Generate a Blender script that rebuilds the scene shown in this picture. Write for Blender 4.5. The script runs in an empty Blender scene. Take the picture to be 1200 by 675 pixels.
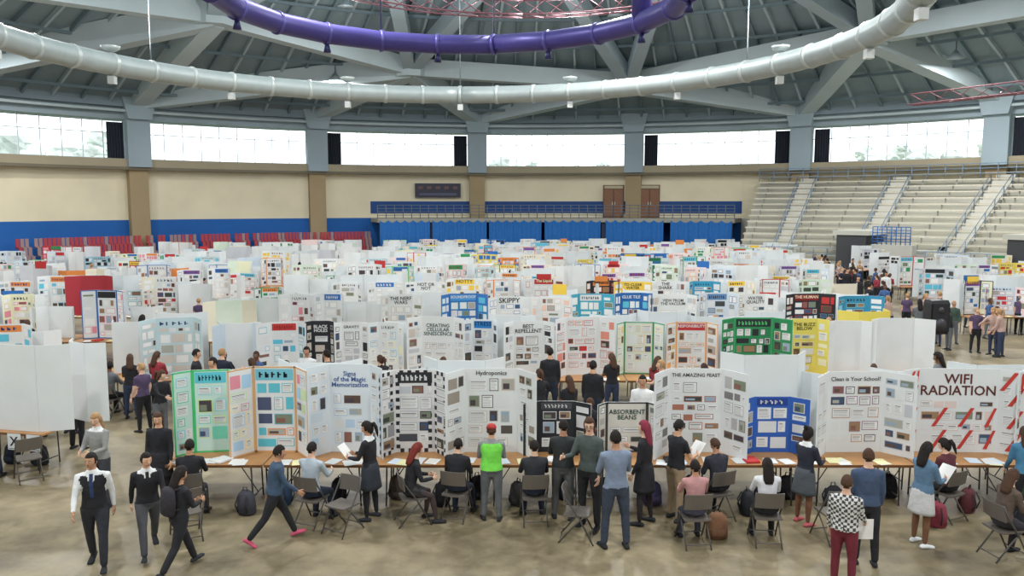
import bpy, math, random
import numpy as np
from mathutils import Vector, Matrix
rad=math.radians
sc=bpy.context.scene
sc.view_settings.view_transform='Standard'
sc.view_settings.exposure=0.0
sc.view_settings.gamma=1.1
R_=random.Random(7)
def C(r,g,b):
    f=lambda c:(c/255/12.92 if c/255<=.04045 else ((c/255+.055)/1.055)**2.4)
    return (f(r),f(g),f(b),1.0)
# ---------------------------------------------------------------- materials
def mat(name,rough=.8,bscale=0,bstr=0,metal=0,nvar=0.0,nscale=3,spec=.3):
    m=bpy.data.materials.new(name);m.use_nodes=True
    nt=m.node_tree;b=nt.nodes['Principled BSDF']
    b.inputs['Roughness'].default_value=rough;b.inputs['Metallic'].default_value=metal
    b.inputs['Specular IOR Level'].default_value=spec
    a=nt.nodes.new('ShaderNodeAttribute');a.attribute_name='Col'
    out=a.outputs['Color']
    tc=nt.nodes.new('ShaderNodeTexCoord')
    if nvar>0:
        n=nt.nodes.new('ShaderNodeTexNoise');n.inputs['Scale'].default_value=nscale;n.inputs['Detail'].default_value=5
        nt.links.new(tc.outputs['Object'],n.inputs['Vector'])
        mr=nt.nodes.new('ShaderNodeMapRange');mr.inputs['From Min'].default_value=.3;mr.inputs['From Max'].default_value=.7
        mr.inputs['To Min'].default_value=1-nvar;mr.inputs['To Max'].default_value=1+nvar*.4
        nt.links.new(n.outputs['Fac'],mr.inputs['Value'])
        mx=nt.nodes.new('ShaderNodeVectorMath');mx.operation='SCALE'
        nt.links.new(out,mx.inputs[0]);nt.links.new(mr.outputs[0],mx.inputs['Scale']);out=mx.outputs[0]
    nt.links.new(out,b.inputs['Base Color'])
    if bstr>0:
        n2=nt.nodes.new('ShaderNodeTexNoise');n2.inputs['Scale'].default_value=bscale;n2.inputs['Detail'].default_value=4
        nt.links.new(tc.outputs['Object'],n2.inputs['Vector'])
        bp=nt.nodes.new('ShaderNodeBump');bp.inputs['Strength'].default_value=bstr;bp.inputs['Distance'].default_value=.03
        nt.links.new(n2.outputs['Fac'],bp.inputs['Height']);nt.links.new(bp.outputs[0],b.inputs['Normal'])
    return m
M_PAPER=mat('board_paper',.75,0,0,nvar=.05,nscale=2)
M_CLOTH=mat('cloth',.9,14,.5,nvar=.15,nscale=8)
M_SKIN=mat('skin',.55,nvar=.05,nscale=10)
M_METAL=mat('painted_metal',.4,0,0,metal=.3,nvar=.08,nscale=2)
M_WALL=mat('painted_wall',.85,6,.1,nvar=.1,nscale=.35)
M_ROOF=mat('roof_paint',.8,0,0,nvar=.12,nscale=.25)
M_WOOD=mat('laminate',.45,0,0,nvar=.15,nscale=5)
M_LEAF=mat('foliage',.9,3,.5,nvar=.3,nscale=.8)
MATS=[M_PAPER,M_CLOTH,M_SKIN,M_METAL,M_WALL,M_ROOF,M_WOOD,M_LEAF]
PAPER,CLOTH,SKIN,METAL,WALL,ROOF,WOOD,LEAF=range(8)
# ---------------------------------------------------------------- mesh builder
class MB:
    def __init__(s): s.v=[];s.f=[];s.c=[];s.m=[];s.s=[]
    def add(s,vs,fs,col,m=0,smooth=False):
        o=len(s.v);s.v.extend([tuple(map(float,v)) for v in vs])
        for i,f in enumerate(fs):
            s.f.append([o+int(k) for k in f]);s.c.append(col[i] if isinstance(col,list) else col)
            s.m.append(m);s.s.append(smooth)
    def box(s,c,sz,col,m=0,rot=0,M=None):
        a,b,d=[k/2 for k in sz];vs=[]
        for x,y,z in [(-1,-1,-1),(1,-1,-1),(1,1,-1),(-1,1,-1),(-1,-1,1),(1,-1,1),(1,1,1),(-1,1,1)]:
            px,py,pz=x*a,y*b,z*d
            if M is not None: q=M@Vector((px,py,pz));vs.append((q.x+c[0],q.y+c[1],q.z+c[2]))
            else:
                cr,sr=math.cos(rot),math.sin(rot);vs.append((c[0]+px*cr-py*sr,c[1]+px*sr+py*cr,c[2]+pz))
        s.add(vs,[(0,3,2,1),(4,5,6,7),(0,1,5,4),(1,2,6,5),(2,3,7,6),(3,0,4,7)],col,m)
    def rings(s,rings,col,m=0,smooth=True,caps=True):
        n=len(rings[0]);vs=[p for r in rings for p in r];fs=[]
        for i in range(len(rings)-1):
            for j in range(n):
                k=(j+1)%n;fs.append((i*n+j,i*n+k,(i+1)*n+k,(i+1)*n+j))
        if caps: fs.append(tuple(range(n))[::-1]);fs.append(tuple((len(rings)-1)*n+j for j in range(n)))
        s.add(vs,fs,col,m,smooth)
    def tube(s,pts,rads,col,m=0,n=8,smooth=True,ends=False):
        s.rings(tube_rings(pts,rads,n,ends),col,m,smooth)
    def obj(s,name,loc=(0,0,0),rot=0,parent=None):
        ob=bpy.data.objects.new(name,s.mesh(name));sc.collection.objects.link(ob)
        ob.location=loc;ob.rotation_euler[2]=rot
        if parent: ob.parent=parent
        return ob
    def mesh(s,name):
        me=bpy.data.meshes.new(name);me.from_pydata(s.v,[],s.f)
        used=sorted(set(s.m));mp={u:i for i,u in enumerate(used)}
        for u in used: me.materials.append(MATS[u])
        me.polygons.foreach_set('material_index',[mp[k] for k in s.m])
        me.polygons.foreach_set('use_smooth',s.s)
        ca=me.color_attributes.new('Col','FLOAT_COLOR','CORNER')
        arr=np.repeat(np.array(s.c,dtype=np.float32),[len(f) for f in s.f],axis=0)
        ca.data.foreach_set('color',arr.ravel());me.update();return me
def tube_rings(pts,rads,n=8,ends=False):
    P=[Vector(p) for p in pts];Rr=list(rads) if hasattr(rads,'__len__') else [rads]*len(P)
    if ends:
        d0=(P[0]-P[1]).normalized();d1=(P[-1]-P[-2]).normalized()
        P=[P[0]+d0*Rr[0]*.8]+P+[P[-1]+d1*Rr[-1]*.8];Rr=[Rr[0]*.5]+Rr+[Rr[-1]*.5]
    out=[];ref=None
    for i,p in enumerate(P):
        d=(P[min(i+1,len(P)-1)]-P[max(i-1,0)]).normalized()
        if ref is None: ref=Vector((1,0,0)) if abs(d.x)<.8 else Vector((0,1,0))
        u=(ref-d*ref.dot(d)).normalized();w=d.cross(u);ref=u
        out.append([tuple(p+u*math.cos(2*math.pi*j/n)*Rr[i]+w*math.sin(2*math.pi*j/n)*Rr[i]) for j in range(n)])
    return out
def ell(c,a,b,n=16,ux=Vector((1,0,0)),uy=Vector((0,1,0))):
    c=Vector(c);return [tuple(c+ux*a*math.cos(2*math.pi*j/n)+uy*b*math.sin(2*math.pi*j/n)) for j in range(n)]
# ---------------------------------------------------------------- arena geometry
CX,CY,RR=1.5,28.4,46.6
def pol(psi,r,z):
    a=rad(psi+3);return (CX+r*math.sin(a),CY+r*math.cos(a),z)
def dome(r): return 22.5-10*(r/RR)**2
def ringsolid(mb,r0,r1,z0,z1,p0,p1,col,m=WALL,n=None,smooth=False):
    n=n or max(2,int(abs(p1-p0)/3)+1)
    rs=[]
    for i in range(n+1):
        p=p0+(p1-p0)*i/n
        rs.append([pol(p,r0,z0),pol(p,r1,z0),pol(p,r1,z1),pol(p,r0,z1)])
    full=abs(p1-p0)>=359.9
    mb.rings(rs,col,m,smooth,caps=not full)
def beam(mb,a,b,w,h,col,m=ROOF):
    a=Vector(a);b=Vector(b);d=(b-a).normalized();u=d.cross(Vector((0,0,1))).normalized();v=u.cross(d)
    rs=[[tuple(p+u*sx*w/2+v*sz*h/2) for sx,sz in ((-1,-1),(1,-1),(1,1),(-1,1))] for p in (a,b)]
    mb.rings(rs,col,m,False)
GB=C(150,168,178);GBL=C(176,192,198);DECK=C(124,144,152)
# floor
def floor_mat():
    m=bpy.data.materials.new('concrete_floor');m.use_nodes=True;nt=m.node_tree;b=nt.nodes['Principled BSDF']
    tc=nt.nodes.new('ShaderNodeTexCoord')
    n=nt.nodes.new('ShaderNodeTexNoise');n.inputs['Scale'].default_value=.5;n.inputs['Detail'].default_value=10;n.inputs['Roughness'].default_value=.7
    n2=nt.nodes.new('ShaderNodeTexNoise');n2.inputs['Scale'].default_value=3;n2.inputs['Detail'].default_value=6
    nt.links.new(tc.outputs['Object'],n.inputs['Vector']);nt.links.new(tc.outputs['Object'],n2.inputs['Vector'])
    cr=nt.nodes.new('ShaderNodeValToRGB');e=cr.color_ramp.elements
    e[0].position=.36;e[0].color=C(98,86,62);e[1].position=.66;e[1].color=C(166,152,120)
    nt.links.new(n.outputs['Fac'],cr.inputs[0])
    mx=nt.nodes.new('ShaderNodeMix');mx.data_type='RGBA';mx.blend_type='MULTIPLY';mx.inputs[0].default_value=.5
    nt.links.new(cr.outputs[0],mx.inputs[6]);nt.links.new(n2.outputs['Fac'],mx.inputs[7])
    nt.links.new(mx.outputs[2],b.inputs['Base Color'])
    mr=nt.nodes.new('ShaderNodeMapRange');mr.inputs['To Min'].default_value=.28;mr.inputs['To Max'].default_value=.58
    nt.links.new(n2.outputs['Fac'],mr.inputs[0]);nt.links.new(mr.outputs[0],b.inputs['Roughness'])
    return m
MATS.append(floor_mat());FLOOR=8
mb=MB();vs=[pol(i*3,48,0) for i in range(120)]+[pol(i*3,48,-.3) for i in range(120)]
mb.add(vs,[list(range(120))[::-1],list(range(120,240))]+[(i,(i+1)%120,120+(i+1)%120,120+i) for i in range(120)],C(150,140,110),FLOOR)
mb.obj('floor')
mb=MB();mb.box((0,30,-.5),(500,500,.3),C(120,130,100),LEAF);mb.obj('ground')
# walls
CREAM=C(228,218,188);BLUE=C(30,90,168)
for nm,p0,p1 in (('wall_left',-117,-21),('wall_back',-21,21),('wall_right',21,117),('wall_front',117,243)):
    mb=MB()
    ringsolid(mb,RR,RR+.5,3.9,7.8,p0,p1,CREAM)
    ringsolid(mb,RR-.02,RR+.5,0,3.9,p0,p1,BLUE if nm!='wall_right' else C(190,190,180))
    ringsolid(mb,RR-1.0,RR+.6,7.8,8.6,p0,p1,C(160,150,126))
    ringsolid(mb,RR-1.05,RR-1.0,7.78,8.0,p0,p1,C(110,104,88))
    if nm=='wall_back': ringsolid(mb,RR-.06,RR,4.3,5.4,p0,p1,C(38,70,130))
    mb.obj(nm)
mb=MB();ringsolid(mb,RR-.9,RR+.8,11.6,13.6,0,360,GB,ROOF,120);ringsolid(mb,RR-1.5,RR-.9,12.5,13.5,0,360,C(130,148,160),ROOF,120)
ringsolid(mb,RR-1.6,RR-1.3,12.1,12.28,0,360,GBL,ROOF,120);mb.obj('trim_1')
# roof
mb=MB();rs=[]
for k in range(17):
    r=48.5*(k/16)+.01;rs.append([pol(j*4,r,dome(r)) for j in range(90)])
mb.rings(rs,DECK,ROOF,True,caps=False)
rs=[[(p[0],p[1],p[2]+.4) for p in r] for r in rs];mb.rings(rs,DECK,ROOF,True,caps=False)
mb.obj('ceiling')
mb=MB()
for i in range(144):
    p=i*2.5
    for r0,r1 in ((14,24),(24,32),(32,40),(40,46.5)):
        if r0==14 and i%2: continue
        beam(mb,pol(p,r0,dome(r0)-.15),pol(p,r1,dome(r1)-.15),.16,.3,C(160,178,186) if i%2 else C(108,128,138))
for r in (20,25,29.5,33.5,37,40.3,43.4):
    ringsolid(mb,r-.08,r+.08,dome(r)-.5,dome(r)-.3,0,360,C(104,124,134),ROOF,90)
mb.obj('roof_purlins')
cols=[-8.9+18*k for k in range(-10,10)]
N=[(-152,34),(-125,34),(-98,34),(-71,33),(-44,31.2),(-18.2,35.9),(9.1,38),(37.8,33.8),(65,34),(92,34),(118,34),(144,34),(181,34)]
def np_(i): p,r=N[i%len(N)];return pol(p,r,dome(r)-.9)
def cp(p): return pol(p,RR-.6,13.2)
mb=MB()
for i in range(len(N)):
    beam(mb,np_(i),np_(i+1),1.0,1.3,GBL)
    ps=N[i][0]
    near=sorted(cols,key=lambda c:abs(((c-ps)+180)%360-180))[:4]
    if i==6: sel=[-8.9,27.1]
    elif i==7: sel=[27.1,45.1]
    elif i==5: sel=[-26.9,-8.9,-44.9]
    elif i==4: sel=[-44.9,-62.9]
    else: sel=near[:2]
    for c in sel: beam(mb,np_(i),cp(c),1.2,1.7,GBL)
    q=pol(ps+13,18,dome(18)-.8);q2=pol(ps-13,18,dome(18)-.8)
    beam(mb,np_(i),q,.9,1.1,GB);beam(mb,np_(i),q2,.9,1.1,GB)
    c0=np_(i);mb.rings([[(c0[0]+1.3*math.cos(t*math.pi/4),c0[1]+1.3*math.sin(t*math.pi/4),c0[2]+z) for t in range(8)] for z in (-.75,.6)],GBL,ROOF,False)
mb.obj('roof_beams')
# columns, windows, drapes
for i,p in enumerate(cols):
    mb=MB();a=rad(p+3)
    def cb(r,z0,z1,w0,w1,d,col,m=WALL):
        rs=[]
        for z,w in ((z0,w0),(z1,w1)):
            c=Vector(pol(p,r,z));u=Vector((math.cos(a),-math.sin(a),0));v=Vector((math.sin(a),math.cos(a),0))
            rs.append([tuple(c+u*sx*w/2+v*sy*d/2) for sx,sy in ((-1,-1),(1,-1),(1,1),(-1,1))])
        mb.rings(rs,col,m,False)
    cb(RR-.3,0,7.8,1.4,1.4,.9,C(156,138,106));cb(RR-.7,8.0,11.6,1.7,1.7,1.2,GB,ROOF);cb(RR-.9,11.6,13.4,1.7,2.6,1.7,GB,ROOF)
    mb.obj('wall_column')
    mb=MB();rs=[]
    side=[1.9] if i%2 else [-1.9]
    if abs(p-27.1)<.1: side=[-2.0,2.0]
    for sd in side:
        rs=[]
        for k in range(13):
            q=p+sd-.75+1.5*k/12;rr=RR-.5+.12*(k%2)
            rs.append([pol(q,rr,8.65),pol(q,rr+.06,8.65),pol(q,rr+.06,11.4),pol(q,rr,11.4)])
        mb.rings(rs,C(38,43,54),CLOTH,False)
    mb.obj('window_drape')
    mb=MB();FR=C(196,208,214)
    for z in (8.65,10.6): ringsolid(mb,RR,RR+.1,z-.03,z+.04,p+1,p+17,FR,METAL,6)
    for k in range(10):
        q=p+1+16*k/9;c=pol(q,RR+.05,10.15);mb.box(c,(.06,.1,3.0),FR,METAL,-rad(q+3))
    mb.obj('window_%d'%(i+1))
# trees outside (pale, overexposed daylight behind them)
R1=random.Random(3)
def tree(p,r,h,w):
    mb=MB();mb.tube([(0,0,0),(0,0,h*.6)],[.35,.2],C(190,185,175),WOOD)
    for _ in range(16):
        cx,cy,cz=R1.uniform(-.7,.7)*w,R1.uniform(-.4,.4)*w,h*R1.uniform(.45,.92);s=w*R1.uniform(.14,.32)
        rs=[]
        for i in range(1,7):
            th=math.pi*i/7;rs.append([(cx+s*math.sin(th)*math.cos(j*.628)*R1.uniform(.6,1.3),cy+s*math.sin(th)*math.sin(j*.628)*R1.uniform(.6,1.3),cz+s*math.cos(th)) for j in range(10)])
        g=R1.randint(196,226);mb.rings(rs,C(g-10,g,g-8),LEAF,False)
    mb.obj('tree',pol(p,r,-.35))
for s0,s1,hh in ((-58,-43,13),(-9,9,11),(30,54,12)):
    q=s0
    while q<s1: tree(q,R1.uniform(60,74),hh*R1.uniform(.85,1.1),R1.uniform(3,4.6));q+=R1.uniform(1.8,3.4)
# platform with curtains and railing
mb=MB();ringsolid(mb,42.3,RR-.1,3.55,3.9,-21,21,C(150,150,140));
for k in range(15): mb.box(pol(-20.5+k*2.93,42.7,1.78),(.3,.3,3.56),C(60,70,90),WALL)
mb.obj('balcony_platform')
def railing(mb,pts,h,col,n=3,post=1):
    for k in range(n):
        z=h*(k+1)/n;mb.tube([(x,y,zz+z) for x,y,zz in pts],.03,col,METAL,5)
    for x,y,zz in pts[::post]: mb.tube([(x,y,zz),(x,y,zz+h)],.035,col,METAL,5)
mb=MB();railing(mb,[pol(-21+k*1.0,42.4,3.9) for k in range(43)],1.15,C(96,108,122),4);mb.obj('balcony_railing')
for p0,p1 in ((-20.8,-14.9),(-14.6,-8.1),(-7.8,-1.5),(-1.1,5.6),(6.2,13.0),(13.8,20.8)):
    mb=MB();n=60;rs=[]
    for k in range(n+1):
        q=p0+(p1-p0)*k/n;rr=42.1+.05*math.sin(k*1.9)
        sag=.2*math.sin(math.pi*(k%10)/10)
        rs.append([pol(q,rr,.05),pol(q,rr+.04,.05),pol(q,rr+.04,3.75-sag),pol(q,rr,3.75-sag)])
    mb.rings(rs,C(34,98,172),CLOTH,True);mb.obj('stage_curtain')
for i,(x0) in enumerate((9.4,12.6)):
    y=CY+math.sqrt((RR-.1)**2-(x0-CX)**2)-.2
    mb=MB();mb.box((0,0,1.5),(1.9,.25,3.0),C(96,66,52),WOOD)
    for sx in (-.46,.46): mb.box((sx,-.14,1.35),(.82,.06,2.5),C(128,88,64),WOOD);mb.box((sx*.25,-.2,1.3),(.05,.05,.3),C(200,200,190),METAL)
    mb.box((0,-.14,2.8),(1.7,.05,.25),C(180,170,140));mb.obj('door_%d'%(i+1),(x0,y,3.9))
mb=MB();mb.box((0,0,0),(4.2,.3,1.3),C(48,48,62),METAL);
for k in range(5): mb.box((-1.6+k*.8,-.17,.25),(.4,.03,.25),C(96,70,66),METAL)
mb.box((0,-.17,-.35),(3.4,.03,.2),C(76,78,100),METAL);mb.obj('scoreboard',pol(-13.4,RR-.3,6.4),rad(10))
# retracted red seating on the left
mb=MB();R1=random.Random(5)
for k in range(92):
    q=-56+k*.38
    if R1.random()<.06: continue
    col=C(176,66,72) if R1.random()<.75 else C(160,130,130)
    for r_,z_ in ((43.8,0.0),(44.3,.6),(44.8,1.2),(45.3,1.8)):
        mb.box(pol(q,r_,z_+.55),(.23,.08,.7),col,METAL,-rad(q+3))
        mb.box(pol(q,r_-.1,z_+.3),(.23,.36,.06),col,METAL,-rad(q+3))
ringsolid(mb,43.5,45.6,0,.2,-56,-21,C(90,90,90));mb.obj('folding_stadium_seating')
# bleachers
def bleach(name,p0,p1,r0=35.5,rows=14,base=.6):
    mb=MB();tr=(RR-.1-r0)/rows
    for k in range(rows):
        z=base+.46*(k+1)
        ringsolid(mb,r0+k*tr,RR-.1,z-.46 if k else 0,z,p0,p1,C(190,188,174) if k%2 else C(202,200,188))
        ringsolid(mb,r0+k*tr+.15,r0+k*tr+.5,z+.36,z+.43,p0,p1,C(216,210,190),WOOD)
        for q in np.arange(p0+1,p1-.5,3): ringsolid(mb,r0+k*tr+.3,r0+k*tr+.34,z,z+.38,q,q+.15,C(150,150,146),n=1)
    for q in np.arange(p0+5,p1,9):
        for k in range(rows*2):
            z=base+.23*(k+1);ringsolid(mb,r0+k*tr/2,r0+(k+1)*tr/2+.1,z-.2,z+.47-(.23 if k%2 else 0),q-.8,q+.8,C(210,208,198),n=2)
    mb.obj(name)
    mb=MB();B=C(120,146,172)
    for q in np.arange(p0+5,p1,9):
        for d in (-.9,.9):
            pts=[pol(q+d,r0+k*tr,base+.46*(k+.5)) for k in range(0,rows,2)];railing(mb,pts,1.0,B,2)
    railing(mb,[pol(p0+k*1.5,RR-1.3,base+.46*rows) for k in range(int((p1-p0)/1.5))],1.1,B,3)
    railing(mb,[pol(p0+k*1.5,r0-.1,base+.5) for k in range(int((p1-p0)/1.5))],.9,B,2)
    mb.obj('stand_railing')
bleach('bleacher_stand',23,120);bleach('bleacher_stand',150,228,r0=32)
for q in (36.5,54):
    mb=MB()
    ringsolid(mb,34.6,39,0,3.0,q-1.6,q+1.6,C(66,68,72),n=3);ringsolid(mb,34.5,39,3.0,3.3,q-2.0,q+2.0,C(196,196,186),n=3)
    railing(mb,[pol(q+2.3+k*.5,34.7,2.4) for k in range(9)],1.2,C(40,104,180),6)
    ringsolid(mb,34.6,35.4,0,2.4,q+2.2,q+6.6,C(190,190,182),n=3)
    mb.obj('stand_entrance')
# ducts
def ringpts(cx,cy,r,z,n,off=0): return [(cx+r*math.sin(2*math.pi*(i+off)/n),cy+r*math.cos(2*math.pi*(i+off)/n),z) for i in range(n+1)]
mb=MB();pts=ringpts(-2.8,28.5,15.3,11.0,96)
mb.tube(pts,.45,C(168,180,180),METAL,14)
for i in range(0,96,2):
    a,b=Vector(pts[i]),Vector(pts[i+1]);d=(b-a)*.08;mb.tube([a-d,a+d],.49,C(188,198,196),METAL,14)
    if i%16==0: mb.tube([a,(a.x,a.y,dome(math.hypot(a.x-CX,a.y-CY)))],.03,C(120,132,138),METAL,4)
    if i%6==0:
        mb.box((a.x,a.y,a.z-.66),(.28,.28,.32),C(205,210,208),METAL)
mb.obj('ventilation_duct')
mb=MB();PU=C(66,60,128);pts=ringpts(-2.0,27.6,7.8,12.0,20,.5)
mb.tube(pts,.4,PU,METAL,14)
for i in range(20):
    a,b=Vector(pts[i]),Vector(pts[i+1]);d=(b-a).normalized()*.06
    mb.tube([a-d,a+d],.45,C(80,76,148),METAL,14)
    if i%2: mb.tube([a-Vector((0,0,.4)),a-Vector((0,0,.75))],[.08,.16],C(44,46,90),METAL,8)
    if i%3==0: mb.tube([a,(a.x,a.y,21)],.04,C(80,80,100),METAL,4)
mb.tube([pts[3],(pts[3][0],pts[3][1],18)],.4,PU,METAL,14)
mb.obj('purple_ring_duct')
def truss(mb,pts,w,col):
    offs=[(0,0,w*.6),(1,0,-w*.4),(-1,0,-w*.4)]
    rails=[]
    for ox,_,oz in offs:
        rl=[]
        for i,p in enumerate(pts):
            d=(Vector(pts[min(i+1,len(pts)-1)])-Vector(pts[max(i-1,0)])).normalized();u=Vector((d.y,-d.x,0))
            rl.append(Vector(p)+u*ox*w*.5+Vector((0,0,oz)))
        rails.append(rl);mb.tube(rl,.04,col,METAL,5)
    for i in range(len(pts)-1):
        for a,b in ((0,1),(1,2),(2,0)): mb.tube([rails[a][i],rails[b][i+1]],.025,col,METAL,4)
mb=MB();truss(mb,ringpts(.5,28.8,9.6,14.2,60),.7,C(124,80,90));mb.obj('lighting_truss')
mb=MB();truss(mb,[(22.4+4.8*t/8,45.5-7.5*t/8,10.9) for t in range(9)],.6,C(124,80,88));mb.obj('lighting_truss')
# lamps
def area(o,e,up,size,z):
    L=bpy.data.lights.new('lamp_light','AREA');L.shape='DISK';L.size=size;L.energy=e;L.color=(1,.99,.965)
    lo=bpy.data.objects.new('lamp_light',L);sc.collection.objects.link(lo);lo.parent=o;lo.location=(0,0,z)
    if up: lo.rotation_euler=(math.pi,0,0)
def lamp(x,y,z,e):
    mb=MB();mb.rings([ell((0,0,.5),.12,.12,12),ell((0,0,.3),.25,.25,12),ell((0,0,.05),.52,.52,12),ell((0,0,0),.55,.55,12)],C(150,165,172),METAL)
    mb.tube([(0,0,.5),(0,0,max(.8,dome(math.hypot(x-CX,y-CY))-z))],.04,C(90,95,100),METAL,5)
    o=mb.obj('ceiling_lamp',(x,y,z));area(o,e,False,1.05,-.03)
for r,n in ((10,5),(25,9),(37,10)):
    for k in range(n):
        p=pol(360*k/n+9,r,0);lamp(p[0],p[1],{10:16.9,25:17.2,37:14.6}[r],1350)
for k in range(8):  # invented fill lights with cups, added on the duct ring to brighten the ceiling
    a=2*math.pi*(k+.5)/8;x,y=-2.8+15.3*math.sin(a),28.5+15.3*math.cos(a)
    mb=MB();mb.rings([ell((0,0,0),.2,.2,12),ell((0,0,.1),.34,.34,12),ell((0,0,.22),.4,.4,12)],C(190,200,200),METAL)
    o=mb.obj('added_fill_uplight',(x,y,11.53));area(o,1300,True,.8,.26)
# ---------------------------------------------------------------- text
_tc={}
def textmesh(t):
    if t in _tc: return _tc[t]
    cu=bpy.data.curves.new('t','FONT');cu.body=t;cu.size=1;cu.align_x='CENTER';cu.align_y='CENTER';cu.offset=.018;cu.resolution_u=2;cu.space_line=.85
    ob=bpy.data.objects.new('t',cu);sc.collection.objects.link(ob)
    dg=bpy.context.evaluated_depsgraph_get();ev=ob.evaluated_get(dg);me=ev.to_mesh()
    vs=[(v.co.x,v.co.y) for v in me.vertices];fs=[tuple(p.vertices) for p in me.polygons];ev.to_mesh_clear()
    bpy.data.objects.remove(ob);bpy.data.curves.remove(cu)
    xs=[v[0] for v in vs] or [0];ys=[v[1] for v in vs] or [0]
    _tc[t]=(vs,fs,min(xs),max(xs),min(ys),max(ys));return _tc[t]
# ---------------------------------------------------------------- display boards
WHITE=C(224,229,231)
PASTEL=[C(206,222,236),C(232,226,206),C(214,230,214),C(236,214,214),C(204,208,216),C(232,232,200),C(190,214,220)]
class Panel:
    def __init__(s,mb,o,u,n,w,h): s.mb=mb;s.o=o;s.u=u;s.n=n;s.w=w;s.h=h
    def P(s,a,b,off): return tuple(s.o+s.u*a+Vector((0,0,b))+s.n*off)
    def q(s,a0,b0,a1,b1,off,col): s.mb.add([s.P(a0,b0,off),s.P(a1,b0,off),s.P(a1,b1,off),s.P(a0,b1,off)],[(0,1,2,3)],col,PAPER)
    def body(s,col,back,edge=None):
        P=s.P;w,h=s.w,s.h
        vs=[P(0,0,0),P(w,0,0),P(w,h,0),P(0,h,0),P(0,0,-.012),P(w,0,-.012),P(w,h,-.012),P(0,h,-.012)]
        s.mb.add(vs,[(0,1,2,3),(7,6,5,4),(0,4,5,1),(1,5,6,2),(2,6,7,3),(3,7,4,0)],[col,back,back,back,back,back],PAPER)
        if edge is not None:
            e=.03
            for a0,b0,a1,b1 in ((0,0,w,e),(0,h-e,w,h),(0,0,e,h),(w-e,0,w,h)): s.q(a0,b0,a1,b1,.002,edge)
    def checker(s,col):
        k=.07
        for i in range(int(s.w/k)):
            for j in range(int(s.h/k)):
                if (i+j)%2 and (i<1 or j<1 or i>=int(s.w/k)-1 or j>=int(s.h/k)-1): s.q(i*k,j*k,i*k+k,j*k+k,.0015,col)
    def text(s,t,ac,bc,wm,hm,col,flip=False):
        vs,fs,x0,x1,y0,y1=textmesh(t);k=min(wm/(x1-x0),hm/(y1-y0));cx=(x0+x1)/2;cy=(y0+y1)/2
        s.mb.add([s.P(ac+(v[0]-cx)*k*(-1 if flip else 1),bc+(v[1]-cy)*k,.007) for v in vs],fs,col,PAPER)
    def fill(s,top,rng,pal,detail,bottom=.06):
        b=s.h*top
        while b>s.h*bottom+.12:
            rh=rng.uniform(.12,.26);b0=max(b-rh,s.h*bottom)
            a=.05+rng.uniform(0,.03)
            while a<s.w-.14:
                pw=min(rng.choice((.13,.16,.2,.24,.32)),s.w-.05-a)
                col=rng.choice(pal);yy=b-rng.uniform(0,.02);b1=b0+rng.uniform(.0,.03)
                s.q(a,b1,a+pw,yy,.003,col)
                if detail and rng.random()<.8 and yy-b1>.07:
                    m=.014;ph=rng.random()
                    inner=C(236,238,238) if ph<.62 else rng.choice(PHOTO)
                    s.q(a+m,b1+m,a+pw-m,yy-m,.005,inner)
                    if detail>1 and ph<.62:
                        z=yy-.035;first=True
                        while z>b1+.03:
                            s.q(a+.025,z-(.012 if first else .006),a+pw-.025-rng.uniform(0,.04),z,.006,C(90,90,96) if first else C(150,150,155));z-=.022;first=False
                    elif detail>1:
                        s.q(a+.03,b1+.03,a+pw*.6,b1+(yy-b1)*.6,.006,rng.choice(PHOTO))
                a+=pw+rng.uniform(.02,.05)
            b=b0-rng.uniform(.02,.05)
PHOTO=[C(90,70,60),C(120,130,110),C(60,80,110),C(150,120,90),C(70,60,66),C(130,90,80),C(170,170,160),C(60,64,60),C(150,170,190)]
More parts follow.
